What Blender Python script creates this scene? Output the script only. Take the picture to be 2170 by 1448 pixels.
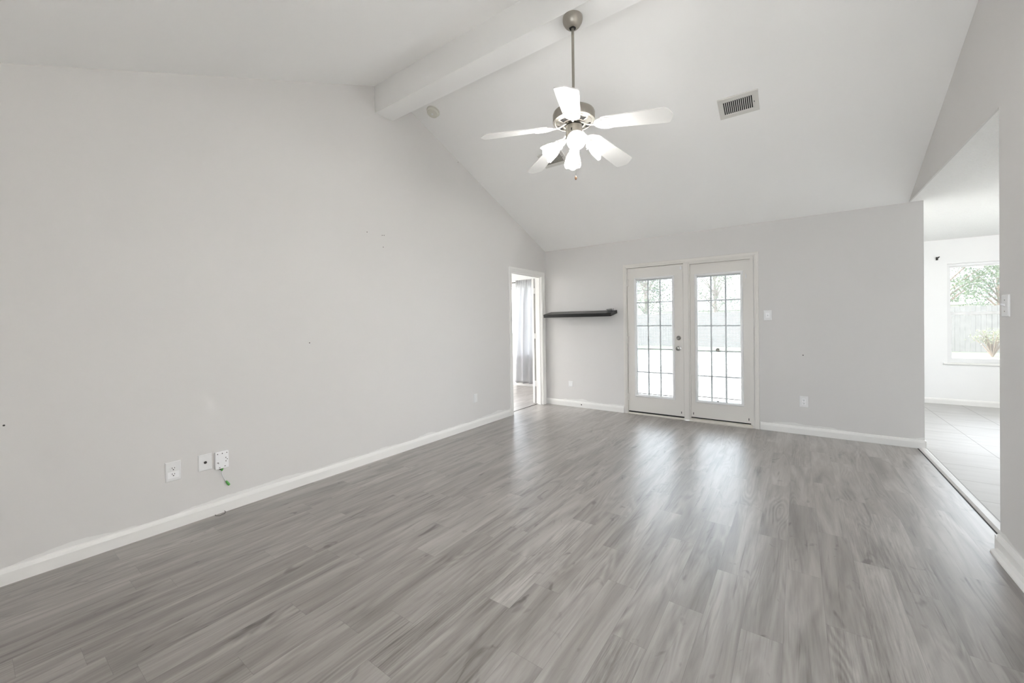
import bpy, bmesh, math, random
from mathutils import Vector, Matrix
random.seed(7)
for o in list(bpy.data.objects): bpy.data.objects.remove(o, do_unlink=True)
S = bpy.context.scene
COL = S.collection
R = math.radians
# ------------------------------------------------------------------ camera
YAW, PITCH, ROLL, FPX = 0.6196, -0.0096, -0.0149, 842.7567
CAM = Vector((3.3382, -5.5601, 1.3073))
fw = Vector((-math.sin(YAW)*math.cos(PITCH), math.cos(YAW)*math.cos(PITCH), math.sin(PITCH)))
rt = fw.cross(Vector((0, 0, 1))).normalized()
up = rt.cross(fw)
rt, up = math.cos(ROLL)*rt + math.sin(ROLL)*up, -math.sin(ROLL)*rt + math.cos(ROLL)*up
cd = bpy.data.cameras.new('camera')
co = bpy.data.objects.new('camera', cd)
COL.objects.link(co)
co.matrix_world = Matrix(((rt.x, up.x, -fw.x, CAM.x), (rt.y, up.y, -fw.y, CAM.y), (rt.z, up.z, -fw.z, CAM.z), (0, 0, 0, 1)))
cd.sensor_width = 36
cd.lens = FPX*36/2170
cd.shift_x = -(1090.61-1085)/2170
cd.shift_y = (694.03-724)/2170
cd.clip_start = 0.03
cd.clip_end = 300
S.camera = co
# ------------------------------------------------------------------ world, sun, exposure
SKY, SUN, BULB = 3.8, 8.5, 90.0
W = bpy.data.worlds.new('sky')
S.world = W
W.use_nodes = True
nt = W.node_tree
bg = nt.nodes['Background']
tc = nt.nodes.new('ShaderNodeTexCoord')
sx = nt.nodes.new('ShaderNodeSeparateXYZ')
cr = nt.nodes.new('ShaderNodeValToRGB')
cr.color_ramp.elements[0].position = 0.0
cr.color_ramp.elements[0].color = (0.88, 0.93, 1.0, 1)
cr.color_ramp.elements[1].position = 0.7
cr.color_ramp.elements[1].color = (0.84, 0.91, 1.0, 1)
nt.links.new(tc.outputs['Generated'], sx.inputs[0])
nt.links.new(sx.outputs['Z'], cr.inputs[0])
nt.links.new(cr.outputs[0], bg.inputs['Color'])
bg.inputs['Strength'].default_value = SKY
sd = bpy.data.lights.new('sun', 'SUN')
sd.energy = SUN
sd.angle = R(3)
sd.color = (1.0, 0.96, 0.9)
so = bpy.data.objects.new('sun', sd)
COL.objects.link(so)
so.rotation_euler = Vector((-.63, -.10, .77)).to_track_quat('Z', 'Y').to_euler()
S.view_settings.view_transform = 'Standard'
S.view_settings.look = 'None'
S.view_settings.gamma = 1
S.view_settings.exposure = 1.15
S.view_settings.use_curve_mapping = False
S.cycles.diffuse_bounces = 8
S.cycles.max_bounces = 14
S.cycles.transparent_max_bounces = 24

# ------------------------------------------------------------------ materials
def mat(name, color, rough=0.6, metal=0.0, spec=0.5, bump=None, noise=None, coat=0.0):
    m = bpy.data.materials.new(name)
    m.use_nodes = True
    t = m.node_tree
    b = t.nodes['Principled BSDF']
    b.inputs['Base Color'].default_value = (*color, 1)
    b.inputs['Roughness'].default_value = rough
    b.inputs['Metallic'].default_value = metal
    b.inputs['Specular IOR Level'].default_value = spec
    b.inputs['Coat Weight'].default_value = coat
    tcn = t.nodes.new('ShaderNodeTexCoord')
    if noise:                       # (scale, amount)
        n = t.nodes.new('ShaderNodeTexNoise')
        n.inputs['Scale'].default_value = noise[0]
        n.inputs['Detail'].default_value = 5
        t.links.new(tcn.outputs['Object'], n.inputs['Vector'])
        r = t.nodes.new('ShaderNodeMapRange')
        r.inputs['To Min'].default_value = 1-noise[1]
        r.inputs['To Max'].default_value = 1+noise[1]
        t.links.new(n.outputs['Fac'], r.inputs['Value'])
        mx = t.nodes.new('ShaderNodeVectorMath')
        mx.operation = 'SCALE'
        mx.inputs[0].default_value = color
        t.links.new(r.outputs[0], mx.inputs['Scale'])
        t.links.new(mx.outputs[0], b.inputs['Base Color'])
    if bump:                        # (scale, strength, distance)
        n2 = t.nodes.new('ShaderNodeTexNoise')
        n2.inputs['Scale'].default_value = bump[0]
        n2.inputs['Detail'].default_value = 3
        t.links.new(tcn.outputs['Object'], n2.inputs['Vector'])
        bp = t.nodes.new('ShaderNodeBump')
        bp.inputs['Strength'].default_value = bump[1]
        bp.inputs['Distance'].default_value = bump[2]
        t.links.new(n2.outputs['Fac'], bp.inputs['Height'])
        t.links.new(bp.outputs[0], b.inputs['Normal'])
    return m

def math_node(t, op, a, b=None, clamp=False):
    n = t.nodes.new('ShaderNodeMath')
    n.operation = op
    n.use_clamp = clamp
    for i, v in enumerate((a, b)):
        if v is None: continue
        if isinstance(v, (int, float)): n.inputs[i].default_value = v
        else: t.links.new(v, n.inputs[i])
    return n.outputs[0]

def mixrgb(t, fac, a, b):
    n = t.nodes.new('ShaderNodeMix')
    n.data_type = 'RGBA'
    for s, v in ((n.inputs[0], fac), (n.inputs[6], a), (n.inputs[7], b)):
        if isinstance(v, (int, float)): s.default_value = v
        elif isinstance(v, tuple): s.default_value = (*v, 1)
        else: t.links.new(v, s)
    return n.outputs[2]

WALLC = (0.695, 0.68, 0.668)
M = {}
def wall_paint(name, color):
    m = mat(name, color, 0.75, spec=0.25, bump=(260, 0.10, 0.002), noise=(1.3, 0.012))
    t = m.node_tree
    b = t.nodes['Principled BSDF']
    # old trim paint that strayed up the wall above the baseboard
    src = b.inputs['Base Color'].links[0].from_socket
    g = t.nodes.new('ShaderNodeNewGeometry')
    sp = t.nodes.new('ShaderNodeSeparateXYZ')
    t.links.new(g.outputs['Position'], sp.inputs[0])
    nz = t.nodes.new('ShaderNodeTexNoise')
    nz.inputs['Scale'].default_value = 2.6
    nz.inputs['Detail'].default_value = 6
    t.links.new(g.outputs['Position'], nz.inputs['Vector'])
    lim = math_node(t, 'ADD', math_node(t, 'MULTIPLY', nz.outputs['Fac'], 0.13), 0.036)
    f = math_node(t, 'LESS_THAN', sp.outputs['Z'], lim)
    t.links.new(mixrgb(t, math_node(t, 'MULTIPLY', f, 0.85), src, (0.81, 0.805, 0.79)), b.inputs['Base Color'])
    return m
M['wall'] = wall_paint('wall_paint', WALLC)
M['wall_warm'] = mat('wall_paint_plain', WALLC, 0.75, spec=0.25, bump=(260, 0.10, 0.002), noise=(1.3, 0.012))
M['wall_white'] = mat('pale_wall_paint', (0.87, 0.87, 0.865), 0.75, spec=0.25, bump=(260, 0.1, 0.002))
M['ceil'] = mat('ceiling_paint', (0.92, 0.915, 0.905), 0.85, spec=0.2, bump=(200, 0.12, 0.002))
M['popcorn'] = mat('textured_ceiling', (0.88, 0.875, 0.86), 0.9, spec=0.1, bump=(70, 0.9, 0.012))
M['trim'] = mat('trim_paint', (0.83, 0.82, 0.80), 0.4, noise=(9, 0.015))
M['door'] = mat('door_paint', (0.74, 0.715, 0.68), 0.38, noise=(4, 0.015))
M['plate'] = mat('white_plastic', (0.80, 0.80, 0.80), 0.35)
M['plate_bright'] = mat('bright_white_plastic', (0.90, 0.90, 0.91), 0.35)
M['black'] = mat('black_slot', (0.012, 0.011, 0.010), 0.7)
M['hole'] = mat('dark_hole', (0.05, 0.045, 0.04), 0.8)
M['nickel'] = mat('brushed_nickel', (0.40, 0.375, 0.33), 0.38, metal=0.85, noise=(40, 0.05))
M['nickel_dark'] = mat('dark_nickel', (0.16, 0.145, 0.12), 0.45, metal=0.8)  # darker nickel for the flywheel, blind rails and chain end
M['steel'] = mat('satin_steel', (0.36, 0.35, 0.33), 0.25, metal=1.0)
M['blade'] = mat('white_fan_blade', (0.74, 0.73, 0.71), 0.30, noise=(30, 0.02), coat=0.3)
M['blade_iron'] = mat('pale_bracket_metal', (0.72, 0.71, 0.68), 0.35, metal=0.2)
M['shelf'] = mat('black_shelf_laminate', (0.010, 0.0105, 0.011), 0.34, noise=(60, 0.3))
M['beige'] = mat('aged_white_plastic', (0.70, 0.69, 0.62), 0.45)
M['vent'] = mat('vent_enamel', (0.68, 0.665, 0.63), 0.45)
M['sill'] = mat('beige_sill', (0.66, 0.63, 0.57), 0.45, noise=(20, 0.08))
M['rubber'] = mat('black_rubber', (0.010, 0.010, 0.010), 0.8)
M['green'] = mat('green_plastic', (0.13, 0.42, 0.10), 0.45)
M['cable'] = mat('white_cable', (0.72, 0.72, 0.74), 0.4)
M['grille'] = mat('grille_white', (0.86, 0.86, 0.86), 0.6)
M['blind'] = mat('blind_slat', (0.82, 0.82, 0.82), 0.5)
M['dark_metal'] = mat('dark_bronze', (0.03, 0.028, 0.025), 0.5, metal=0.5)
M['strip'] = mat('pale_reducer_strip', (0.62, 0.61, 0.60), 0.35, noise=(18, 0.12))
M['gray_tray'] = mat('grey_glass_dish', (0.36, 0.36, 0.35), 0.2)
M['wood_knob'] = mat('wooden_pull', (0.20, 0.11, 0.06), 0.5)
M['concrete'] = mat('patio_concrete', (0.56, 0.55, 0.53), 0.85, noise=(3, 0.12))
M['grass'] = mat('lawn_grass', (0.15, 0.175, 0.11), 0.9, noise=(6, 0.45), bump=(120, 0.8, 0.03))
M['fence'] = mat('weathered_cedar', (0.15, 0.14, 0.13), 0.85, noise=(5, 0.35))
M['roof'] = mat('pale_shingles', (0.2, 0.19, 0.19), 0.9, noise=(14, 0.25))
M['siding'] = mat('pale_siding', (0.55, 0.52, 0.49), 0.8)
M['bark'] = mat('bark', (0.16, 0.12, 0.09), 0.9, noise=(12, 0.3))
M['exterior'] = mat('house_siding', (0.60, 0.57, 0.53), 0.8, noise=(8, 0.1))

def leaf_mat(name, c):
    m = mat(name, c, 0.6, noise=(1.5, 0.35))
    t = m.node_tree
    b = t.nodes['Principled BSDF']
    tr = t.nodes.new('ShaderNodeBsdfTranslucent')
    tr.inputs[0].default_value = (c[0]*1.2, c[1]*1.3, c[2], 1)
    ms = t.nodes.new('ShaderNodeMixShader')
    ms.inputs[0].default_value = 0.35
    out = t.nodes['Material Output']
    t.links.new(b.outputs[0], ms.inputs[1])
    t.links.new(tr.outputs[0], ms.inputs[2])
    t.links.new(ms.outputs[0], out.inputs[0])
    return m
M['leaf'] = leaf_mat('tree_leaf', (0.10, 0.125, 0.075))
M['leaf_blue'] = leaf_mat('dusty_leaf', (0.105, 0.125, 0.10))
M['leaf_pale'] = leaf_mat('pale_leaf', (0.2, 0.2, 0.15))

def glass_mat():
    m = bpy.data.materials.new('window_glass')
    m.use_nodes = True
    t = m.node_tree
    t.nodes.clear()
    out = t.nodes.new('ShaderNodeOutputMaterial')
    tr = t.nodes.new('ShaderNodeBsdfTransparent')
    tr.inputs[0].default_value = (0.95, 0.96, 0.96, 1)
    gl = t.nodes.new('ShaderNodeBsdfGlossy')
    gl.inputs['Roughness'].default_value = 0.02
    fr = t.nodes.new('ShaderNodeFresnel')
    fr.inputs['IOR'].default_value = 1.45
    ms = t.nodes.new('ShaderNodeMixShader')
    t.links.new(fr.outputs[0], ms.inputs[0])
    t.links.new(tr.outputs[0], ms.inputs[1])
    t.links.new(gl.outputs[0], ms.inputs[2])
    veil = t.nodes.new('ShaderNodeBsdfTranslucent')      # milky haze put in to wash out the view, like glare
    veil.inputs[0].default_value = (0.9, 0.92, 0.95, 1)
    m2 = t.nodes.new('ShaderNodeMixShader')
    m2.inputs[0].default_value = 0.03
    t.links.new(ms.outputs[0], m2.inputs[1])
    t.links.new(veil.outputs[0], m2.inputs[2])
    t.links.new(m2.outputs[0], out.inputs[0])
    return m
M['glass'] = glass_mat()

def shade_mat():
    m = bpy.data.materials.new('frosted_lamp_glass')
    m.use_nodes = True
    t = m.node_tree
    t.nodes.clear()
    out = t.nodes.new('ShaderNodeOutputMaterial')
    tr = t.nodes.new('ShaderNodeBsdfTransparent')
    tr.inputs[0].default_value = (1, 1, 1, 1)
    tl = t.nodes.new('ShaderNodeBsdfTranslucent')
    tl.inputs[0].default_value = (0.95, 0.94, 0.92, 1)
    df = t.nodes.new('ShaderNodeBsdfDiffuse')
    df.inputs[0].default_value = (0.9, 0.9, 0.88, 1)
    a = t.nodes.new('ShaderNodeMixShader')
    a.inputs[0].default_value = 0.45
    t.links.new(tl.outputs[0], a.inputs[1])
    t.links.new(df.outputs[0], a.inputs[2])
    b = t.nodes.new('ShaderNodeMixShader')
    b.inputs[0].default_value = 0.58
    t.links.new(tr.outputs[0], b.inputs[1])
    t.links.new(a.outputs[0], b.inputs[2])
    t.links.new(b.outputs[0], out.inputs[0])
    return m
M['shade'] = shade_mat()

def bulb_mat():
    m = bpy.data.materials.new('lit_bulb')
    m.use_nodes = True
    b = m.node_tree.nodes['Principled BSDF']
    b.inputs['Base Color'].default_value = (0.9, 0.9, 0.9, 1)
    b.inputs['Emission Color'].default_value = (1, 0.985, 0.962, 1)
    b.inputs['Emission Strength'].default_value = BULB
    return m
M['bulb'] = bulb_mat()

def curtain_mat():
    m = bpy.data.materials.new('grey_curtain_cloth')
    m.use_nodes = True
    t = m.node_tree
    b = t.nodes['Principled BSDF']
    b.inputs['Base Color'].default_value = (0.62, 0.62, 0.63, 1)
    b.inputs['Roughness'].default_value = 0.8
    tl = t.nodes.new('ShaderNodeBsdfTranslucent')
    tl.inputs[0].default_value = (0.80, 0.80, 0.81, 1)
    ms = t.nodes.new('ShaderNodeMixShader')
    ms.inputs[0].default_value = 0.6
    t.links.new(b.outputs[0], ms.inputs[1])
    t.links.new(tl.outputs[0], ms.inputs[2])
    t.links.new(ms.outputs[0], t.nodes['Material Output'].inputs[0])
    return m
M['curtain'] = curtain_mat()

def plank_mat():
    m = bpy.data.materials.new('grey_vinyl_plank')
    m.use_nodes = True
    t = m.node_tree
    b = t.nodes['Principled BSDF']
    uv = t.nodes.new('ShaderNodeUVMap'); uv.uv_map = 'UVMap'
    rn = t.nodes.new('ShaderNodeUVMap'); rn.uv_map = 'rnd'
    s1 = t.nodes.new('ShaderNodeSeparateXYZ'); t.links.new(uv.outputs[0], s1.inputs[0])
    s2 = t.nodes.new('ShaderNodeSeparateXYZ'); t.links.new(rn.outputs[0], s2.inputs[0])
    u, v, r1, r2 = s1.outputs[0], s1.outputs[1], s2.outputs[0], s2.outputs[1]
    um = math_node(t, 'MULTIPLY', u, 0.147)
    vm = math_node(t, 'MULTIPLY', v, 0.914)
    def vec(sxx, syy, off):
        c = t.nodes.new('ShaderNodeCombineXYZ')
        t.links.new(math_node(t, 'MULTIPLY', math_node(t, 'ADD', um, math_node(t, 'MULTIPLY', r1, 31.0)), sxx), c.inputs[0])
        t.links.new(math_node(t, 'MULTIPLY', math_node(t, 'ADD', vm, math_node(t, 'MULTIPLY', r2, 57.0)), syy), c.inputs[1])
        c.inputs[2].default_value = off
        return c.outputs[0]
    def noise(v_, scale, detail, dist=0.0, rough=0.55):
        n = t.nodes.new('ShaderNodeTexNoise')
        n.inputs['Scale'].default_value = scale
        n.inputs['Detail'].default_value = detail
        n.inputs['Roughness'].default_value = rough
        n.inputs['Distortion'].default_value = dist
        t.links.new(v_, n.inputs['Vector'])
        return n.outputs['Fac']
    broad = noise(vec(11, 1.15, 0), 1.0, 3, 0.9)
    fine = noise(vec(95, 4.5, 3), 1.0, 5, 0.4, 0.7)
    knot = noise(vec(9, 4.0, 8), 1.0, 2, 1.6)
    # cathedral grain: contour lines of a stretched field
    field = noise(vec(7, 0.9, 5), 1.0, 1, 0.3)
    rings = math_node(t, 'SINE', math_node(t, 'MULTIPLY', field, 95.0))
    rmask = math_node(t, 'MULTIPLY', math_node(t, 'SUBTRACT', noise(vec(6, 1.5, 12), 1.0, 1), 0.46, True), 3.2, True)
    rings = math_node(t, 'MULTIPLY', rings, rmask)
    val = math_node(t, 'ADD', math_node(t, 'MULTIPLY', math_node(t, 'SUBTRACT', broad, 0.5), 1.40),
                    math_node(t, 'MULTIPLY', math_node(t, 'SUBTRACT', fine, 0.5), math_node(t, 'ADD', 0.42, math_node(t, 'MULTIPLY', math_node(t, 'GREATER_THAN', r2, 0.84), 0.9))))
    val = math_node(t, 'ADD', val, math_node(t, 'MULTIPLY', rings, 0.17))
    kd = math_node(t, 'MULTIPLY', math_node(t, 'SUBTRACT', knot, 0.66, True), 3.2)
    val = math_node(t, 'SUBTRACT', val, kd)
    strk = math_node(t, 'MULTIPLY', math_node(t, 'SUBTRACT', noise(vec(40, 1.7, 17), 1.0, 3, 0.6), 0.60, True), 2.4)
    val = math_node(t, 'SUBTRACT', val, strk)
    val = math_node(t, 'ADD', val, math_node(t, 'MULTIPLY', math_node(t, 'SUBTRACT', r1, 0.5), 0.13))
    val = math_node(t, 'ADD', val, 0.5, True)
    rp = t.nodes.new('ShaderNodeValToRGB')
    e = rp.color_ramp.elements
    e[0].position = 0.0; e[0].color = (0.085, 0.072, 0.062, 1)
    e[1].position = 1.0; e[1].color = (0.44, 0.415, 0.39, 1)
    k = e.new(0.5); k.color = (0.262, 0.240, 0.222, 1)
    t.links.new(val, rp.inputs[0])
    eu = math_node(t, 'MINIMUM', um, math_node(t, 'SUBTRACT', 0.147, um))
    ev = math_node(t, 'MINIMUM', vm, math_node(t, 'SUBTRACT', 0.914, vm))
    ed = math_node(t, 'MINIMUM', eu, ev)
    seam = math_node(t, 'LESS_THAN', ed, 0.0008)
    colr = mixrgb(t, math_node(t, 'MULTIPLY', seam, 0.38), rp.outputs[0], (0.05, 0.045, 0.04))
    t.links.new(colr, b.inputs['Base Color'])
    rough = math_node(t, 'ADD', math_node(t, 'MULTIPLY', fine, 0.10), 0.30)
    t.links.new(rough, b.inputs['Roughness'])
    b.inputs['Specular IOR Level'].default_value = 0.6
    b.inputs['Coat Weight'].default_value = 1.0
    b.inputs['Coat Roughness'].default_value = 0.40
    bp = t.nodes.new('ShaderNodeBump')
    bp.inputs['Strength'].default_value = 0.12
    bp.inputs['Distance'].default_value = 0.001
    t.links.new(math_node(t, 'SUBTRACT', fine, math_node(t, 'MULTIPLY', seam, 0.8)), bp.inputs['Height'])
    t.links.new(bp.outputs[0], b.inputs['Normal'])
    return m
M['plank'] = plank_mat()

def tile_mat():
    m = bpy.data.materials.new('pale_square_tile')
    m.use_nodes = True
    t = m.node_tree
    b = t.nodes['Principled BSDF']
    g = t.nodes.new('ShaderNodeNewGeometry')
    s = t.nodes.new('ShaderNodeSeparateXYZ')
    t.links.new(g.outputs['Position'], s.inputs[0])
    T = 0.4572
    def edge(c, off):
        f = math_node(t, 'FRACT', math_node(t, 'DIVIDE', math_node(t, 'SUBTRACT', c, off-T*40), T))
        return math_node(t, 'MULTIPLY', math_node(t, 'MINIMUM', f, math_node(t, 'SUBTRACT', 1.0, f)), T)
    d = math_node(t, 'MINIMUM', edge(s.outputs[0], 4.829), edge(s.outputs[1], 0.0))
    grout = math_node(t, 'LESS_THAN', d, 0.0030)
    n = t.nodes.new('ShaderNodeTexNoise')
    n.inputs['Scale'].default_value = 3.0
    n.inputs['Detail'].default_value = 6
    mp = t.nodes.new('ShaderNodeMapping')
    mp.inputs['Scale'].default_value = (1, 3.5, 1)
    t.links.new(g.outputs['Position'], mp.inputs[0])
    t.links.new(mp.outputs[0], n.inputs['Vector'])
    base = mixrgb(t, n.outputs['Fac'], (0.42, 0.41, 0.395), (0.55, 0.54, 0.525))
    t.links.new(mixrgb(t, grout, base, (0.24, 0.23, 0.22)), b.inputs['Base Color'])
    b.inputs['Roughness'].default_value = 0.5
    return m
M['tile'] = tile_mat()

# ------------------------------------------------------------------ mesh helpers
def link(name, bm, m, parent=None, smooth=False):
    bmesh.ops.recalc_face_normals(bm, faces=bm.faces)
    me = bpy.data.meshes.new(name)
    bm.to_mesh(me)
    bm.free()
    if m: me.materials.append(m)
    if smooth:
        for p in me.polygons: p.use_smooth = True
        try: me.set_sharp_from_angle(angle=R(40))
        except Exception: pass
    o = bpy.data.objects.new(name, me)
    COL.objects.link(o)
    if parent: o.parent = parent
    return o
def box(bm, x0, x1, y0, y1, z0, z1, bev=0.0):
    vs = [bm.verts.new((x, y, z)) for x in (x0, x1) for y in (y0, y1) for z in (z0, z1)]
    fs = [bm.faces.new([vs[i] for i in f]) for f in ((0, 1, 3, 2), (4, 6, 7, 5), (0, 4, 5, 1), (2, 3, 7, 6), (0, 2, 6, 4), (1, 5, 7, 3))]
    if bev:
        es = list({e for f in fs for e in f.edges})
        bmesh.ops.bevel(bm, geom=es, offset=bev, segments=2, affect='EDGES', profile=0.5)
def prism(bm, poly, a0, a1, axis):
    def P(p, a):
        return {'x': (a, p[0], p[1]), 'y': (p[0], a, p[1]), 'z': (p[0], p[1], a)}[axis]
    A = [bm.verts.new(P(p, a0)) for p in poly]
    B = [bm.verts.new(P(p, a1)) for p in poly]
    bm.faces.new(A); bm.faces.new(B[::-1])
    n = len(poly)
    for i in range(n): bm.faces.new((A[i], A[(i+1) % n], B[(i+1) % n], B[i]))
def lathe(bm, prof, seg=40, mtx=None, cap0=True, cap1=True, lobe=None):
    rings = []
    for r, z in prof:
        ring = []
        for i in range(seg):
            a = 2*math.pi*i/seg
            zz = z + (lobe(a, r, z) if lobe else 0)
            p = Vector((r*math.cos(a), r*math.sin(a), zz))
            ring.append(bm.verts.new(mtx @ p if mtx else p))
        rings.append(ring)
    for a, b in zip(rings, rings[1:]):
        for i in range(seg): bm.faces.new((a[i], a[(i+1) % seg], b[(i+1) % seg], b[i]))
    if cap0: bm.faces.new(rings[0][::-1])
    if cap1: bm.faces.new(rings[-1])
def tube(bm, pts, r, seg=10, flat=None):
    pts = [Vector(p) for p in pts]
    rad = r if isinstance(r, (list, tuple)) else [r]*len(pts)
    rings = []
    n = None
    for i, p in enumerate(pts):
        d = (pts[min(i+1, len(pts)-1)]-pts[max(i-1, 0)]).normalized()
        if n is None:
            n = d.cross(Vector((0, 0, 1)))
            if n.length < 1e-3: n = d.cross(Vector((1, 0, 0)))
        n = (n - d*n.dot(d)).normalized()
        b = d.cross(n)
        rings.append([bm.verts.new(p + rad[i]*(math.cos(2*math.pi*k/seg)*n + (flat or 1)*math.sin(2*math.pi*k/seg)*b)) for k in range(seg)])
    for a, b2 in zip(rings, rings[1:]):
        for k in range(seg): bm.faces.new((a[k], a[(k+1) % seg], b2[(k+1) % seg], b2[k]))
    bm.faces.new(rings[0][::-1]); bm.faces.new(rings[-1])
def rect_frame(bm, loops):
    """picture frame: consecutive rectangular loops (x0,x1,z0,z1,y) joined into mitred strips"""
    rr = [[bm.verts.new(p) for p in ((x0, y, z0), (x1, y, z0), (x1, y, z1), (x0, y, z1))] for x0, x1, z0, z1, y in loops]
    for a, b in zip(rr, rr[1:]):
        for i in range(4): bm.faces.new((a[i], a[(i+1) % 4], b[(i+1) % 4], b[i]))
def u_casing(bm, x0, x1, zt, prof, to=None, z0=0.0, dl=1.0, dr=1.0):
    """door casing: profile points (d outward, y) swept up, across and down"""
    to = to or (lambda x, y, z: (x, y, z))
    rr = []
    for d, y in prof:
        rr.append([bm.verts.new(to(*p)) for p in ((x0-d*dl, y, z0), (x0-d*dl, y, zt+d), (x1+d*dr, y, zt+d), (x1+d*dr, y, z0))])
    for a, b in zip(rr, rr[1:]):
        for i in range(3): bm.faces.new((a[i], a[i+1], b[i+1], b[i]))
    for k in (0, 3):
        try: bm.faces.new([r[k] for r in rr])
        except Exception: pass
def empty(name, loc, label, cat, group=None, rotz=0.0):
    o = bpy.data.objects.new(name, None)
    o.empty_display_size = 0.05
    COL.objects.link(o)
    o.location = loc
    o.rotation_euler = (0, 0, rotz)
    tag(o, label, cat, group)
    return o
def tag(o, label, cat, group=None, kind=None):
    o['label'] = label
    o['category'] = cat
    if group: o['group'] = group
    if kind: o['kind'] = kind
    return o
def struct(name, bm, m, label=None, cat=None, smooth=False):
    o = link(name, bm, m, None, smooth)
    o['kind'] = 'structure'
    if label: o['label'] = label
    if cat: o['category'] = cat
    return o
def BM(): return bmesh.new()

# ------------------------------------------------------------------ room shell
HB, MS, RX = 2.464, 0.4094, 4.248
LA, LB = 4.9685, 0.4211
YN, YR = -5.95, -3.0155
ZR = HB - MS*YR
def zc(y): return HB - MS*y if y >= YR else LA + LB*y
TW = 0.115
XE = 4.353           # free end of the back wall
YK = 3.03            # dining back wall
XK = 7.6
E_ = 0.03

# plank floors: one face per plank
KNOWN = {6: -5.287, 8: -4.26, 10: -4.02, 11: -3.677, 14: -4.11, 17: -3.66, 19: -3.65, 20: -3.26, 21: -3.65, 22: -3.055,
         23: -3.423, 24: -2.769, 25: -2.945, 26: -3.312}
def plank_floor(name, x0, x1, y0, y1, label):
    rnd = random.Random(3 if name == 'floor' else 5)
    me = bpy.data.meshes.new(name)
    V, F, UV, RN = [], [], [], []
    k = math.floor((x0-0.045)/0.147)
    while 0.045+k*0.147 < x1:
        xa, xb = 0.045+k*0.147, 0.045+(k+1)*0.147
        j = KNOWN.get(k, rnd.uniform(-5, -4))
        y = j - 0.914*math.ceil((j-y0)/0.914)
        while y < y1:
            a, b = max(xa, x0), min(xb, x1)
            c, d = max(y, y0), min(y+0.914, y1)
            if b > a+1e-4 and d > c+1e-4:
                i = len(V)
                V += [(a, c, 0), (b, c, 0), (b, d, 0), (a, d, 0)]
                F.append((i, i+1, i+2, i+3))
                UV += [((q-xa)/0.147, (w-y)/0.914) for q, w in ((a, c), (b, c), (b, d), (a, d))]
                r = (rnd.random(), rnd.random())
                RN += [r]*4
            y += 0.914
        k += 1
    # underside and edges give the slab thickness
    i = len(V)
    V += [(x0, y0, 0), (x1, y0, 0), (x1, y1, 0), (x0, y1, 0), (x0, y0, -.1), (x1, y0, -.1), (x1, y1, -.1), (x0, y1, -.1)]
    for f in ((7, 6, 5, 4), (0, 4, 5, 1), (1, 5, 6, 2), (2, 6, 7, 3), (3, 7, 4, 0)):
        F.append(tuple(i+q for q in f)); UV += [(.5, .5)]*4; RN += [(.5, .5)]*4
    me.from_pydata(V, [], F)
    a = me.uv_layers.new(name='UVMap'); b = me.uv_layers.new(name='rnd')
    for li in range(len(me.loops)):
        a.data[li].uv = UV[li]; b.data[li].uv = RN[li]
    me.materials.append(M['plank'])
    o = bpy.data.objects.new(name, me)
    COL.objects.link(o)
    o['kind'] = 'structure'; o['label'] = label
    return o
plank_floor('floor', 0, 4.345, YN, 0.0, 'grey wood-look vinyl plank floor of the empty living room')
plank_floor('floor_bedroom', -4.0, -0.0, -3.6, 1.34, 'grey plank floor of the room beyond the open doorway')
b = BM(); box(b, 4.345, XK, YN, YK, -0.1, 0.004)
struct('floor_dining', b, M['tile'], 'pale square tile floor of the dining room')

# left wall with the bedroom doorway
DY0, DY1, DZ = -0.940, -0.125, 2.045
def top(ys): return [(y, zc(y)+E_) for y in ys]
b = BM()
prism(b, [(YN-TW, 0), (DY0-.015, 0), (DY0-.015, zc(DY0-.015)+E_), (YR, ZR+E_), (YN-TW, HB+E_-.04)], -TW, 0, 'x')
prism(b, [(DY0-.015, DZ+.015), (DY1+.015, DZ+.015), (DY1+.015, zc(DY1+.015)+E_), (DY0-.015, zc(DY0-.015)+E_)], -TW, 0, 'x')
prism(b, [(DY1+.015, 0), (0.0, 0), (0.0, HB+E_), (DY1+.015, zc(DY1+.015)+E_)], -TW, 0, 'x')
wl = struct('wall_left', b, M['wall'], 'long pale greige side wall with outlets and bedroom doorway')
b = BM(); box(b, -TW, 0, 0.0, 1.34, -.1, HB+.1)
struct('wall_bedroom_right', b, M['wall_white'])
# back wall with the french door opening
FX0, FX1, FZ = 1.335, 2.902, 2.083
b = BM()
box(b, 0, FX0, 0, 0.15, -.1, HB+E_)
box(b, FX1, XE, 0, 0.15, -.1, HB+E_)
box(b, FX0, FX1, 0, 0.15, FZ, HB+E_)
wb = struct('wall_back', b, M['wall'], 'pale greige end wall holding the french doors')
# right wall with the wide dining opening
JY = -2.20
b = BM()
K0, K1 = -5.70, -3.10                # unseen pass added so kitchen light reaches the left wall
prism(b, [(K1, 0), (JY, 0), (JY, zc(JY)+E_), (YR, ZR+E_), (K1, zc(K1)+E_)], RX, RX+TW, 'x')
prism(b, [(YN-TW, 0), (K0, 0), (K0, HB+.1), (YN-TW, HB+E_-.04)], RX, RX+TW, 'x')
box(b, RX, RX+TW, K0, K1, 0, 1.05)  # added sill keeps the pass light off the near floor
prism(b, [(K0, HB-.06), (K1, HB-.06), (K1, zc(K1)+E_), (K0, zc(K0)+E_)], RX, RX+TW, 'x')
prism(b, [(JY, HB), (0.0, HB), (0.0, HB+E_), (JY, zc(JY)+E_)], RX, RX+.012, 'x')
prism(b, [(JY, HB+.12), (0.0, HB+.12), (-.2, zc(-.2)+E_), (JY, zc(JY)+E_)], RX+.012, RX+TW, 'x')
struct('wall_right', b, M['wall'], 'right wall with tall opening to the dining room')
b = BM()
for xa, xb in ((0, 2.45), (4.05, RX)): box(b, xa, xb, YN-TW, YN, 0, HB+E_)
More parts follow.
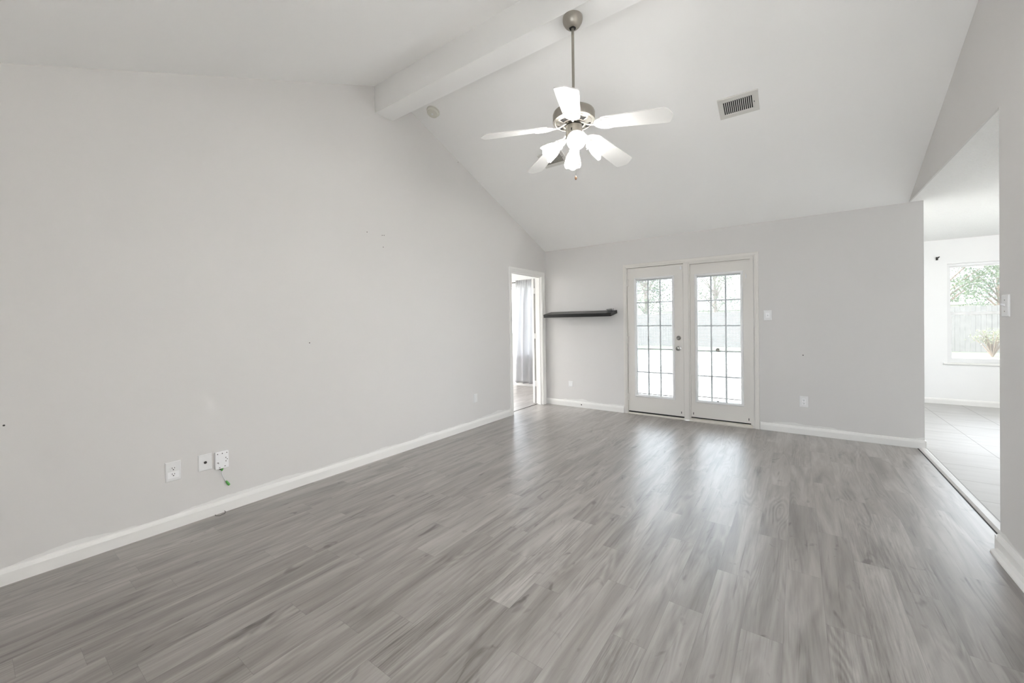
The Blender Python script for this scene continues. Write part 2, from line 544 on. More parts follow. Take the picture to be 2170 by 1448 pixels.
box(b, 2.45, 4.05, YN-TW, YN, 0, .12); box(b, 2.45, 4.05, YN-TW, YN, 2.1, HB+E_)
struct('wall_near', b, M['wall'])
# ceilings
b = BM()
t_ = 0.14
prism(b, [(0.15, HB-MS*.15+.0), (0.0, HB), (YR, ZR), (YN-TW, LA+LB*(YN-TW)), (YN-TW, HB+t_), (YR, ZR+t_), (0.15, HB+t_)], -TW, RX+TW, 'x')
struct('ceiling', b, M['ceil'], 'white vaulted gable ceiling', smooth=False)
b = BM(); box(b, RX+TW, XK+.1, YN-TW, YK+.15, HB, HB+.12); box(b, RX+.012, RX+TW, JY, YK+.15, HB, HB+.12)
struct('ceiling_dining', b, M['popcorn'], 'textured white flat ceiling of the dining room')
b = BM(); box(b, -4.1, -TW, -3.7, 1.49, 2.44, 2.56)
struct('ceiling_bedroom', b, M['ceil'])
# ridge beam
b = BM(); box(b, 0, RX, -3.164, -2.962, 3.379, ZR-.005)
struct('trim_1', b, M['ceil'], 'white boxed ridge beam under the vaulted ceiling', 'beam')
# dining walls
WX0, WX1, WZ0, WZ1 = 5.15, 6.15, 0.625, 2.10
b = BM()
box(b, XE-.11, WX0, YK, YK+.15, -.1, HB); box(b, WX1, 6.3, YK, YK+.15, -.1, HB); box(b, 7.3, XK+.1, YK, YK+.15, -.1, HB)
box(b, WX0, WX1, YK, YK+.15, -.1, WZ0); box(b, WX0, WX1, YK, YK+.15, WZ1, HB)
box(b, 6.3, 7.3, YK, YK+.15, -.1, WZ0); box(b, 6.3, 7.3, YK, YK+.15, WZ1, HB)
wd = struct('wall_dining_back', b, M['wall_white'], 'white dining room wall with the window')
b = BM(); box(b, XE-.12, XE, .15, YK, -.1, HB)
struct('wall_dining_left', b, M['wall_white'])
SWX0, SWX1 = -0.4, 1.6
b = BM()
box(b, XK, XK+.1, YN, SWX0, -.1, HB); box(b, XK, XK+.1, SWX1, YK, -.1, HB)
box(b, XK, XK+.1, SWX0, SWX1, 2.1, HB); box(b, XK, XK+.1, SWX0, SWX1, -.1, 0.3)
struct('wall_dining_right', b, M['wall_white'])
b = BM(); box(b, RX+TW, XK, YN-TW, YN, -.1, HB)
struct('wall_dining_near', b, M['wall_white'])
b = BM(); box(b, RX+TW, XK, -2.76, -2.65, -.1, HB)
struct('wall_added_baffle', b, M['wall_white'])  # unseen divider added to keep kitchen light off the back wall
# bedroom walls
BX0, BX1, BZ0, BZ1 = -2.15, -0.72, 0.62, 2.10
b = BM()
box(b, -4.1, BX0, 1.34, 1.49, -.1, 2.44); box(b, BX1, 0, 1.34, 1.49, -.1, 2.44)
box(b, BX0, BX1, 1.34, 1.49, -.1, BZ0); box(b, BX0, BX1, 1.34, 1.49, BZ1, 2.44)
struct('wall_bedroom_back', b, M['wall_white'], 'white bedroom wall with the curtained window')
b = BM(); box(b, -4.1, -4.0, -3.7, -2.6, -.1, 2.44); box(b, -4.1, -4.0, .6, 1.34, -.1, 2.44)
box(b, -4.1, -4.0, -2.6, .6, -.1, .6); box(b, -4.1, -4.0, -2.6, .6, 2.1, 2.44); box(b, -4.0, -TW, -3.7, -3.6, -.1, 2.44)
struct('wall_bedroom_left', b, M['wall_white'])

# ------------------------------------------------------------------ baseboards and trim
BBP = [(0, 0), (-.013, 0), (-.013, .062), (-.010, .074), (-.006, .084), (0, .088)]
def baseboard_x(b, x0, x1, y): prism(b, [(y+p[0], p[1]) for p in BBP], x0, x1, 'x')          # along a wall facing -y
b = BM(); baseboard_x(b, 0.0, 1.288, 0)
struct('baseboard_back', b, M['trim'], 'white baseboard under the black shelf')
b = BM(); baseboard_x(b, 2.964, XE, 0); box(b, XE, XE+.013, -.0135, .16, 0, .082, .003)
struct('baseboard_end', b, M['trim'], 'white baseboard right of the french doors')
b = BM(); prism(b, [(-p[0], p[1]) for p in BBP], YN, DY0-.075, 'y')
struct('baseboard_left', b, M['trim'], 'patchy white painted baseboard along the long left wall')
b = BM()
prism(b, [(RX+p[0]*1.3, p[1]) for p in BBP], K1, JY+.016, 'y')
box(b, RX-.017, RX+TW, JY, JY+.016, 0, .080)
prism(b, [(RX-.015, 0), (RX-.052, 0), (RX-.050, .008), (RX-.036, .018), (RX-.016, .022)], K1, JY-.055, 'y')
lathe(b, [(.052, 0), (.050, .008), (.036, .018), (.016, .022)], 24, Matrix.Translation((RX, JY-.055, 0)))
struct('baseboard_right', b, M['trim'], 'white baseboard and wide shoe moulding at the opening corner')
b = BM(); baseboard_x(b, XE, XK, YK)
struct('baseboard_dining', b, M['trim'])
b = BM(); baseboard_x(b, -4.0, -TW, 1.34)
struct('baseboard_bedroom', b, M['trim'])
# reducer strip between planks and tile
b = BM(); prism(b, [(4.306, 0), (4.310, .006), (4.322, .012), (4.352, .013), (4.366, .005), (4.366, 0)], JY-.0, 0.02, 'y')
struct('trim_2', b, M['strip'], 'pale threshold strip between plank floor and dining tile', 'threshold')
b = BM(); box(b, 4.298, 4.307, JY, 0.0, 0.0, .0012)
struct('trim_3', b, M['black'])
b = BM(); box(b, -.112, -.100, DY0, DY1, 0.0, .0035)
struct('trim_4', b, M['hole'], 'thin dark seam strip across the bedroom doorway', 'threshold')
# bedroom doorway: jamb and casing
def to_left(x, y, z): return (-y, x, z)      # local x -> world y, local -y (out of wall) -> +x
CASP = [(0, 0), (0, -.009), (.010, -.011), (.030, -.013), (.044, -.018), (.066, -.018), (.070, -.014), (.070, 0)]
b = BM(); u_casing(b, DY0-.006, DY1+.006, DZ+.006, CASP, to_left)
struct('trim_5', b, M['trim'], 'white casing around the bedroom doorway', 'door casing')
b = BM()
box(b, -TW, 0, DY0-.015, DY0, 0, DZ); box(b, -TW, 0, DY1, DY1+.015, 0, DZ); box(b, -TW, 0, DY0-.015, DY1+.015, DZ, DZ+.015)
box(b, -.068, -.035, DY1-.010, DY1, 0, DZ-.010); box(b, -.068, -.035, DY0, DY1, DZ-.010, DZ)
struct('trim_6', b, M['trim'], 'white jamb lining of the bedroom doorway', 'door jamb')
b = BM()
u_casing(b, DY0-.006, DY1+.006, DZ+.006, [(0, 0), (0, .012), (.05, .014), (.05, 0)], lambda x, y, z: (-TW-y, x, z))
struct('trim_7', b, M['trim'])
# bedroom door slab, folded back against the bedroom side of the wall
b = BM(); box(b, -.186, -.151, DY1-.004, DY1+.756, .012, 2.035, .002)
d3 = struct('door_3', b, M['trim'], 'white bedroom door folded fully open, seen edge on', 'door')
for z in (.33, 1.10, 1.83):
    b = BM(); box(b, -.160, -.112, DY1-.006, DY1-.003, z-.045, z+.045)
    lathe(b, [(.006, z-.046), (.006, z+.046)], 12, Matrix.Translation((-.140, DY1-.009, 0)))
    link('hinge', b, M['trim'], d3)

# ------------------------------------------------------------------ french door unit
b = BM()      # frame: jambs, head, mullion post
box(b, FX0, 1.352, -.006, .12, 0, 2.083); box(b, 2.884, FX1, -.006, .12, 0, 2.083); box(b, 1.352, 2.884, -.006, .12, 2.066, 2.083)
box(b, 2.108, 2.172, -.010, .12, 0.004, 2.066, .002)
# stop moulding around the fixed leaf
box(b, 2.172, 2.186, .006, .034, .03, 2.066); box(b, 2.866, 2.884, -.002, .034, .03, 2.066); box(b, 2.186, 2.866, .0, .034, 2.048, 2.066)
box(b, 1.352, 2.108, .050, .12, 2.040, 2.066); box(b, 1.352, 1.376, .050, .12, .03, 2.040); box(b, 2.084, 2.108, .050, .12, .03, 2.040)
box(b, 2.172, 2.884, .083, .12, 2.030, 2.066); box(b, 2.172, 2.196, .083, .12, .03, 2.030); box(b, 2.860, 2.884, .083, .12, .03, 2.030)
struct('trim_8', b, M['door'], 'white frame and centre post of the french doors', 'door frame')
b = BM()
FCP = [(0, -.006), (0, -.012), (.010, -.013), (.018, -.017), (.034, -.020), (.043, -.020), (.046, -.012), (.046, 0)]
u_casing(b, 1.343, 2.908, 2.076, FCP, dr=1.05)
struct('trim_9', b, M['door'], 'white stepped casing around the french doors', 'door casing')
b = BM()
prism(b, [(.12, .0), (.12, .034), (.02, .024), (-.004, .020), (-.006, 0)], 1.352, 2.108, 'x')
prism(b, [(.12, .0), (.12, .036), (.02, .030), (-.022, .020), (-.026, .016), (-.026, 0)], 2.172, 2.884, 'x')
struct('trim_10', b, M['sill'], 'beige sill under the french doors', 'door sill')

def french_door(name, x0, x1, z0, z1, yf, g, label, rail):
    """g = glazing opening (x0,x1,z0,z1); yf = front face"""
    gx0, gx1, gz0, gz1 = g
    th = .044
    b = BM()
    box(b, x0, gx0, yf, yf+th, z0, z1); box(b, gx1, x1, yf, yf+th, z0, z1)
    box(b, gx0, gx1, yf, yf+th, z0, gz0); box(b, gx0, gx1, yf, yf+th, gz1, z1)
    d = struct(name, b, M['door'], label, 'door')
    w = .026
    b = BM()
    for s, yb in ((-1, yf), (1, yf+th)):
        rect_frame(b, [(gx0-w, gx1+w, gz0-w, gz1+w, yb), (gx0-w, gx1+w, gz0-w, gz1+w, yb+s*.005), (gx0-w+.008, gx1+w-.008, gz0-w+.008, gz1+w-.008, yb+s*.012),
                       (gx0-.006, gx1+.006, gz0-.006, gz1+.006, yb+s*.011), (gx0+.004, gx1-.004, gz0+.004, gz1-.004, yb+s*.004), (gx0+.004, gx1-.004, gz0+.004, gz1-.004, yb-s*.012)])
    link('glazing_frame', b, M['plate'], d)
    b = BM(); box(b, gx0, gx1, yf+.010, yf+.013, gz0, gz1); box(b, gx0, gx1, yf+.034, yf+.037, gz0, gz1)
    link('glass', b, M['glass'], d)
    b = BM()
    xs = [gx0+(gx1-gx0)*i/3 for i in (1, 2)]
    for x in xs: box(b, x-.010, x+.010, yf+.0132, yf+.0162, gz0, gz1)
    for i in range(1, 5):
        z = gz0+(gz1-gz0)*i/5
        for xa, xb in ((gx0, xs[0]-.010), (xs[0]+.010, xs[1]-.010), (xs[1]+.010, gx1)):
            box(b, xa, xb, yf+.0132, yf+.0162, z-.008, z+.008)
    link('grille', b, M['grille'], d)
    return d
LG = (1.480, 1.968, .277, 1.897)
RG = (2.264, 2.764, .268, 1.890)
d1 = french_door('door_1', 1.356, 2.104, .042, 2.060, .002, LG, 'left french door leaf with knob and deadbolt', None)
d2 = french_door('door_2', 2.176, 2.880, .046, 2.046, .036, RG, 'right fixed french door leaf without a lock', None)
def blind(d, g, yf, tilt, zrail, odd=()):
    gx0, gx1, gz0, gz1 = g
    b = BM()
    box(b, gx0+.004, gx1-.004, yf+.0165, yf+.029, gz1-.022, gz1-.002)
    link('blind_headrail', b, M['blind'], d)
    b = BM()
    z = zrail+.016
    while z < gz1-.03:
        t = tilt
        for o in odd:
            if abs(z-o) < .008: t = 0.95
        dy, dz = .0055*math.cos(t), .0055*math.sin(t)
        c = yf+.0235
        v = [b.verts.new(p) for p in ((gx0+.006, c-dy, z-dz), (gx1-.006, c-dy, z-dz), (gx1-.006, c, z+.0008), (gx0+.006, c, z+.0008), (gx1-.006, c+dy, z+dz), (gx0+.006, c+dy, z+dz))]
        b.faces.new((v[0], v[1], v[2], v[3])); b.faces.new((v[3], v[2], v[4], v[5]))
        z += .0155
    o = link('blind_slats', b, M['blind'], d)
    sol = o.modifiers.new('thickness', 'SOLIDIFY'); sol.thickness = .0004
    b = BM(); box(b, gx0+.006, gx1-.006, yf+.0175, yf+.028, zrail-.005, zrail+.005, .001)
    link('blind_bottom_rail', b, M['nickel_dark'], d)
blind(d1, LG, .002, 0.06, .297, (1.735, 1.87))
blind(d2, RG, .036, 0.06, .318)
# hardware on the left leaf
b = BM()
mt = Matrix.Translation((2.044, .002, .944)) @ Matrix.Rotation(R(90), 4, 'X')
lathe(b, [(.030, 0), (.030, .006), (.014, .010), (.012, .026), (.022, .034), (.028, .046), (.026, .058), (.012, .065)], 28, mt)
link('door_knob', b, M['steel'], d1, True)
b = BM()
mt = Matrix.Translation((2.044, .002, 1.083)) @ Matrix.Rotation(R(90), 4, 'X')
lathe(b, [(.029, 0), (.028, .009), (.020, .013), (.020, .016)], 28, mt)
box(b, 2.041, 2.047, -.026, -.012, 1.070, 1.096, .002)
link('deadbolt', b, M['steel'], d1, True)
for z in (.24, 1.05, 1.86):
    b = BM()
    lathe(b, [(.007, z-.05), (.007, z+.05)], 12, Matrix.Translation((1.352, -.006, 0)))
    box(b, 1.335, 1.372, -.008, .001, z-.048, z+.048)
    link('hinge', b, M['door'], d1)
b = BM(); box(b, 2.066, 2.092, -.010, .002, 1.985, 2.035, .003)
link('alarm_contact', b, M['plate'], d1)
b = BM(); box(b, 1.356, 2.104, .010, .040, .022, .044)
link('dark_gap_sweep', b, M['rubber'], d1)  # black strip doubling as the dark gap under the leaf
b = BM(); box(b, 2.066, 2.074, .000, .003, .078, .106); link('pin_slot', b, M['black'], d1)
for x in (2.212, 2.840):
    b = BM(); box(b, x-.004, x+.004, .034, .038, .078, .106); link('pin_slot', b, M['black'], d2)
b = BM(); box(b, 2.176, 2.880, .044, .076, .032, .048); link('dark_gap_sweep', b, M['rubber'], d2)  # black strip that also draws the dark gap over the sill
b = BM()
mt = Matrix.Translation((2.508, .046, .935)) @ Matrix.Rotation(R(90), 4, 'X')
lathe(b, [(.016, 0), (.016, .004), (.009, .008), (.010, .016), (.020, .024), (.022, .034), (.014, .042)], 24, mt)
k = link('glass_knob', b, M['steel'], d2, True); k['label'] = 'round grey metal knob fixed on the glass'
b = BM(); box(b, 2.492, 2.512, .038, .046, .272, .284, .002); link('blind_slider', b, M['black'], d2)
b = BM(); box(b, 2.815, 2.828, .024, .036, 1.82, 1.87, .003); link('blind_slider', b, M['plate'], d2)

# ------------------------------------------------------------------ windows
def window(name, x0, x1, z0, z1, yw, zm, label, stool=True):
    b = BM()
    f = .035
    yo = yw+.06
    for (a, c, e, g) in ((x0, x0+f, z0, z1), (x1-f, x1, z0, z1), (x0+f, x1-f, z0, z0+f), (x0+f, x1-f, z1-f, z1)):
        box(b, a, c, yo, yo+.07, e, g)
    w = struct(name, b, M['plate'], label, 'window')
    b = BM()
    for (a, c, e, g) in ((x0+f, x0+f+.025, z0+f, zm), (x1-f-.025, x1-f, z0+f, zm), (x0+f+.025, x1-f-.025, z0+f, z0+f+.03), (x0+f+.025, x1-f-.025, zm-.022, zm)):
        box(b, a, c, yo+.008, yo+.036, e, g)
    link('lower_sash', b, M['plate'], w)
    b = BM()
    for (a, c, e, g) in ((x0+f, x0+f+.02, zm, z1-f), (x1-f-.02, x1-f, zm, z1-f), (x0+f+.02, x1-f-.02, z1-f-.02, z1-f), (x0+f+.02, x1-f-.02, zm, zm+.02)):
        box(b, a, c, yo+.040, yo+.064, e, g)
    link('upper_sash', b, M['plate'], w)
    b = BM(); box(b, x0+f+.025, x1-f-.025, yo+.020, yo+.024, z0+f+.03, zm-.022); box(b, x0+f+.02, x1-f-.02, yo+.050, yo+.054, zm+.02, z1-f-.02)
    link('glass', b, M['glass'], w)
    if stool:
        b = BM(); box(b, x0-.045, x1+.045, yw-.028, yo+.005, z0-.022, z0+.001, .004)
        link('window_sill', b, M['trim'], w)
    return w
window('window_1', WX0, WX1, WZ0, WZ1, YK, 1.36, 'dining room window looking onto the fence')
window('window_added_4', 6.3, 7.3, WZ0, WZ1, YK, 1.36, 'second dining room window added unseen behind the right wall for more light')  # unseen window added to light the dining room and floor
window('window_2', BX0, BX1, BZ0, BZ1, 1.34, 1.37, 'bedroom window behind the grey curtain')
b = BM()
for (a, c, e, g) in ((-2.6, -2.55, .6, 2.1), (.55, .6, .6, 2.1), (-2.55, .55, .6, .65), (-2.55, .55, 2.05, 2.1), (-1.03, -.97, .65, 2.05)):
    box(b, -4.08, -4.02, a, c, e, g)
w5 = struct('window_added_5', b, M['plate'])  # unseen window added to brighten the bedroom
b = BM(); box(b, -4.055, -4.05, -2.55, .55, .65, 2.05); link('glass', b, M['glass'], w5)
b = BM()
for (a, c, e, g) in ((2.45, 2.5, .12, 2.1), (4.0, 4.05, .12, 2.1), (2.5, 4.0, .12, .17), (2.5, 4.0, 2.05, 2.1), (2.5, 4.0, 1.42, 1.47)): box(b, a, c, YN-.09, YN-.03, e, g)
nw = struct('window_added_6', b, M['plate'])  # unseen glazing added behind the camera to brighten the room
b = BM(); box(b, 2.5, 4.0, YN-.06, YN-.055, .17, 2.05); link('glass', b, M['glass'], nw)
w3 = BM()
for (a, c, e, g) in ((SWX0, SWX0+.05, .3, 2.1), (SWX1-.05, SWX1, .3, 2.1), (SWX0+.05, SWX1-.05, .3, .35), (SWX0+.05, SWX1-.05, 2.05, 2.1), (.58, .62, .35, 2.05)):
    box(w3, XK+.02, XK+.08, a, c, e, g)
w3 = struct('window_added_3', w3, M['plate'])  # unseen side window added to brighten the dining room
b = BM(); box(b, XK+.04, XK+.045, SWX0+.05, SWX1-.05, .35, 2.05); link('glass', b, M['glass'], w3)

# ------------------------------------------------------------------ ceiling fan
FC = (2.104, -3.100)
fan = empty('ceiling_fan', (FC[0], FC[1], 3.379), 'white five blade ceiling fan with four lit glass shades on a long rod', 'ceiling fan')
def fz(z): return z-3.379
b = BM()
lathe(b, [(.066, fz(3.379)), (.067, fz(3.365)), (.067, fz(3.358)), (.063, fz(3.344)), (.050, fz(3.322)), (.036, fz(3.309)), (.026, fz(3.305))], 44)
can = link('canopy', b, M['nickel'], fan, True)
b = BM(); lathe(b, [(.023, fz(3.3065)), (.021, fz(3.303))], 24)
for i in range(3): box(b, -.004+.012*(i-1), .004+.012*(i-1), -.020, -.012, fz(3.301), fz(3.307))
link('hanger_ball', b, M['black'], can)
b = BM()
lathe(b, [(.0095, fz(3.306)), (.0095, fz(2.79)), (.0115, fz(2.785)), (.022, fz(2.78)), (.022, fz(2.745))], 20)
link('downrod', b, M['nickel'], fan, True)
b = BM()
lathe(b, [(.020, fz(2.765)), (.060, fz(2.760)), (.115, fz(2.748)), (.137, fz(2.734)), (.142, fz(2.722)), (.142, fz(2.676)), (.139, fz(2.670)), (.128, fz(2.666)), (.124, fz(2.668)),
          (.120, fz(2.664)), (.074, fz(2.652)), (.068, fz(2.655)), (.066, fz(2.690)), (.010, fz(2.690))], 64)
mot = link('motor_housing', b, M['nickel'], fan, True)
for k in range(5):
    b = BM()
    a0 = R(220.9+72*k+36)
    for j in range(-4, 5):
        a = a0 + j*.062
        mt = Matrix.Rotation(a, 4, 'Z') @ Matrix.Translation((.098, 0, fz(2.6575))) @ Matrix.Rotation(-math.atan2(.012, .046), 4, 'Y')
        n0 = len(b.verts)
        box(b, -.014, .014, -.0015, .0015, -.0015, .0015)
        b.verts.ensure_lookup_table()
        for v in b.verts[n0:]: v.co = mt @ v.co
    link('vent_slots', b, M['black'], mot)
b = BM()
lathe(b, [(.060, fz(2.689)), (.050, fz(2.676)), (.060, fz(2.668)), (.052, fz(2.655)), (.030, fz(2.648)), (.030, fz(2.640))], 40)
for k in range(10):
    a = R(36*k+10)
    mt = Matrix.Translation((.055*math.cos(a), .055*math.sin(a), fz(2.655)))
    lathe(b, [(.007, 0), (.007, .03)], 10, mt)
link('flywheel', b, M['nickel_dark'], mot, True)
b = BM()
lathe(b, [(.030, fz(2.648)), (.054, fz(2.643)), (.056, fz(2.636)), (.056, fz(2.560)), (.052, fz(2.548)), (.044, fz(2.535)), (.030, fz(2.520)), (.014, fz(2.512)), (.010, fz(2.500)), (.004, fz(2.496))], 44)
sw = link('switch_housing', b, M['nickel'], fan, True)
b = BM(); box(b, -.0565, -.050, -.004, .004, fz(2.595), fz(2.612)); o = link('reverse_switch', b, M['black'], sw); o.rotation_euler = (0, 0, R(100))
# blades
def blade_z(r): return 2.645-.156*r
PT = math.tan(R(12))
def bl(r, t, dz=0.0):            # local point at radius r, tangent offset t (ccw side lower)
    return (r, t, fz(blade_z(r)) - t*PT + dz)
outl = []
hw = lambda r: .054 + (.068-.054)*min(1, max(0, (r-.19)/.40))
for r in (.190, .20, .225, .30, .40, .50, .58): outl.append((r, hw(r)*(.70 if r == .190 else .90 if r == .20 else 1)))
outl += [(.600, .0665), (.609, .060), (.614, .050), (.624, .030), (.632, .012), (.633, 0)]
outl = outl + [(r, -t) for r, t in outl[-2::-1]]
def scroll(cx_, cy_, r0, a0, a1, sgn=1, shrink=0.5, n=14):
    out = []
    for i in range(n+1):
        f = i/n
        a = a0+(a1-a0)*f
        rr = r0*(1-shrink*f)
        out.append((cx_+rr*math.cos(a), cy_+sgn*rr*math.sin(a)))
    return out
def make_blade():
    b = BM()
    T = .0055
    lo = [b.verts.new(bl(r, t)) for r, t in outl]
    hi = [b.verts.new(bl(r, t, T)) for r, t in outl]
    n = len(outl)
    b.faces.new(lo); b.faces.new(hi[::-1])
    for i in range(n): b.faces.new((lo[i], lo[(i+1) % n], hi[(i+1) % n], hi[i]))
    o = link('blade', b, M['blade'], fan)
    # bracket: stem, outer loop and scrolls under the blade root
    b = BM()
    stem = [(.050, 0, fz(2.662)), (.070, 0, fz(2.650)), (.095, 0, fz(2.632)), (.120, 0, fz(2.624)), (.145, 0, fz(2.6185))]
    tube(b, stem, [.009, .008, .007, .007, .007], 10, .7)
    dz = -.004
    loop = []
    for i in range(25):
        a = math.pi*(.5+i/24.0)
        loop.append((.215+.070*math.cos(a), .050*math.sin(a)))
    tube(b, [bl(r, t, dz) for r, t in loop], .0045, 8, .8)
    for s in (1, -1):
        tube(b, [bl(r, s*t, dz) for r, t in [(.215, .050), (.235, .050), (.250, .046), (.262, .038)]], [.0045, .0045, .004, .003], 8, .8)
        tube(b, [bl(r, t, dz) for r, t in scroll(.190, s*.018, .020, R(180), R(-150), s, .55)], .0035, 8, .8)
        tube(b, [bl(r, t, dz) for r, t in scroll(.222, s*.026, .016, R(200), R(-120), s, .5)], .0030, 8, .8)
    tube(b, [bl(r, 0, dz) for r in (.142, .165, .19, .215, .24)], [.006, .006, .005, .0045, .003], 8, .8)
    pl = [bl(r, t, -.0008) for r, t in loop]
    q = [b.verts.new(p) for p in pl]; b.faces.new(q)
    for (r, t) in ((.232, .034), (.232, -.034), (.245, 0)):
        lathe(b, [(.0045, -.006), (.0045, 0)], 10, Matrix.Translation(bl(r, t)))
    i_ = link('blade_bracket', b, M['blade_iron'], o, True)
    return o
first = make_blade()
for k in range(5):
    if k == 0: o = first
    else:
        o = first.copy(); COL.objects.link(o); o.parent = fan
        for c in list(first.children):
            d = c.copy(); COL.objects.link(d); d.parent = o
    o.rotation_euler = (0, 0, R(220.9+72*k))
# light arms with shades
TILT = math.atan2(.065, .10)
def shade_frame(r, z):           # z axis of the frame points out along the shade
    return Matrix.Translation((r, 0, fz(z))) @ Matrix.Rotation(math.pi/2+TILT, 4, 'Y')
def make_light():
    b = BM()
    tube(b, [(.040, 0, fz(2.552)), (.060, 0, fz(2.556)), (.078, 0, fz(2.549)), (.090, 0, fz(2.535)), (.098, 0, fz(2.525))], .0065, 12)
    F = shade_frame(.094, 2.524)
    lathe(b, [(.010, -.006), (.026, -.002), (.029, .004), (.029, .020), (.026, .024)], 28, F)
    for k in range(3):
        a = 2.1*k+.4
        lathe(b, [(.003, 0), (.003, .010)], 8, F @ Matrix.Translation((.029*math.cos(a), .029*math.sin(a), .013)) @ Matrix.Rotation(a, 4, 'Z') @ Matrix.Rotation(R(90), 4, 'Y'))
    arm = link('light_arm', b, M['blade_iron'], fan, True)
    b = BM()
    prof = [(.0245, .008), (.026, .018), (.031, .026), (.040, .040), (.047, .058), (.052, .078), (.056, .098), (.060, .118)]
    lob = lambda a, r, z: (.006*math.cos(6*a)*max(0, (z-.07)/.05) if z > .07 else 0)
    lathe(b, prof, 48, F, False, False, lob)
    sh = link('lamp_shade', b, M['shade'], arm, True)
    b = BM()
    lathe(b, [(.010, .016), (.013, .030), (.020, .044), (.026, .060), (.027, .072), (.022, .086), (.012, .094), (.003, .097)], 24, F)
    link('bulb', b, M['bulb'], arm, True)
    return arm
a0 = make_light()
for k in range(4):
    if k == 0: o = a0
    else:
        o = a0.copy(); COL.objects.link(o); o.parent = fan
        for c in list(a0.children):
            d = c.copy(); COL.objects.link(d); d.parent = o
    o.rotation_euler = (0, 0, R(30.5+90*k))
def chain(x, y, z0, z1, knob):
    b = BM()
    tube(b, [(x, y, fz(z0)), (x, y, fz(z1))], .0011, 6)
    n = int((z0-z1)/.009)
    for i in range(n):
        lathe(b, [(.0004, .0018), (.0019, 0), (.0004, -.0018)], 6, Matrix.Translation((x, y, fz(z0-.009*i))))
    c = link('pull_chain', b, M['steel'], fan)
    b = BM()
    mt = Matrix.Translation((x, y, fz(z1)))
    if knob: lathe(b, [(.003, .004), (.007, -.004), (.0085, -.013), (.006, -.021), (.002, -.024)], 16, mt)
    else: lathe(b, [(.002, .004), (.004, 0), (.004, -.018), (.002, -.024)], 12, mt)
    link('chain_pull', b, M['wood_knob'] if knob else M['nickel_dark'], c, True)
chain(.012, -.006, 2.505, 2.300, True)
chain(.046, -.020, 2.548, 2.385, False)

# ------------------------------------------------------------------ ceiling mounted things
SL = math.atan(MS)
def vent(name, x0, x1, ya, yb, label, grp):
    xc, yc = (x0+x1)/2, (ya+yb)/2
    v = empty(name, (xc, yc, HB-MS*yc), label, 'air vent', grp)
    v.rotation_euler = (-SL, 0, 0)
    hx, hy = (x1-x0)/2, (yb-ya)/2/math.cos(SL)
    sx0, sx1, sy0, sy1 = -hx+.037, hx-.042, -hy+.045, hy-.042
    b = BM()
    def ring(d, z): return [b.verts.new(p) for p in ((sx0-d*(hx+sx0)/1, sy0-d*(sy0+hy), z), (sx1+d*(hx-sx1), sy0-d*(sy0+hy), z), (sx1+d*(hx-sx1), sy1+d*(hy-sy1), z), (sx0-d*(hx+sx0), sy1+d*(hy-sy1), z))]
    rr = [ring(1, 0), ring(1, -.004), ring(.90, -.008), ring(.12, -.008), ring(0, -.004), ring(0, .0)]
    for a, c in zip(rr, rr[1:]):
        for i in range(4): b.faces.new((a[i], a[(i+1) % 4], c[(i+1) % 4], c[i]))
    for sx in (-hx+.017, hx-.015): lathe(b, [(.004, -.0075), (.003, -.0095)], 10, Matrix.Translation((sx, 0, 0)))
    link('vent_frame', b, M['vent'], v)
    b = BM(); box(b, sx0, sx1, sy0, sy1, -.0012, -.0004); link('vent_duct', b, M['black'], v)
    b = BM()
    n = 15
    w = (sx1-sx0)/n
    for i in range(n+1):
        x = sx0+w*i
        tl = -.0035 if i < 7 else .0018
        prism(b, [(x-w*.20, -.0058), (x+w*.20, -.0058), (x+w*.17+tl*.3, -.0036), (x-w*.17+tl*.3, -.0036)], sy0, sy1, 'y')
    link('vent_louvers', b, M['vent'], v)
    b = BM(); box(b, hx-.034, hx-.030, -.006, .006, -.013, -.007); link('damper_lever', b, M['black'], v)
    return v
vent('air_vent', 2.785, 3.083, -1.762, -1.560, 'white ceiling register right of the fan, fully in view', 'ceiling registers')
vent('air_vent.001', .968, 1.267, -1.762, -1.560, 'white ceiling register half hidden behind the fan lights', 'ceiling registers')
yc = -2.632
sm = empty('smoke_detector', (.247, yc, HB-MS*yc), 'small round aged white smoke detector on the sloped ceiling beside the beam', 'smoke detector')
sm.rotation_euler = (math.pi-SL, 0, 0)
b = BM(); lathe(b, [(.068, 0), (.070, .006), (.066, .012), (.060, .014)], 40); link('mounting_base', b, M['beige'], sm, True)
b = BM(); lathe(b, [(.060, .012), (.060, .030), (.055, .038), (.045, .040), (.042, .038), (.040, .041), (.012, .043), (.010, .041)], 40); link('detector_cover', b, M['beige'], sm, True)
b = BM(); lathe(b, [(.009, .040), (.009, .045), (.006, .046)], 20); link('test_button', b, M['plate'], sm, True)

# ------------------------------------------------------------------ wall plates (local: x width, -y out of the wall, z up)
def plate_bm(w, h, d=.005):
    b = BM()
    rect_frame(b, [(-w/2, w/2, -h/2, h/2, 0), (-w/2, w/2, -h/2, h/2, -d*.5), (-w/2+.004, w/2-.004, -h/2+.004, h/2-.004, -d), (-.0005, .0005, -.0005, .0005, -d)])
    return b
def recept(b, z):
    pts = []
    for i in range(28):
        a = 2*math.pi*i/28
        pts.append((max(-.0155, min(.0155, .0175*math.cos(a))), z+max(-.0125, min(.0125, .0175*math.sin(a)))))
    prism(b, pts, -.0075, -.0045, 'y')
def slots(b, z):
    box(b, -.0080, -.0052, -.0080, -.0070, z-.001, z+.0085); box(b, .0048, .0074, -.0080, -.0070, z-.001, z+.0075)
    lathe(b, [(.0034, .0068), (.0034, .0080)], 12, Matrix.Translation((0, 0, z-.0075)) @ Matrix.Rotation(R(90), 4, 'X'))
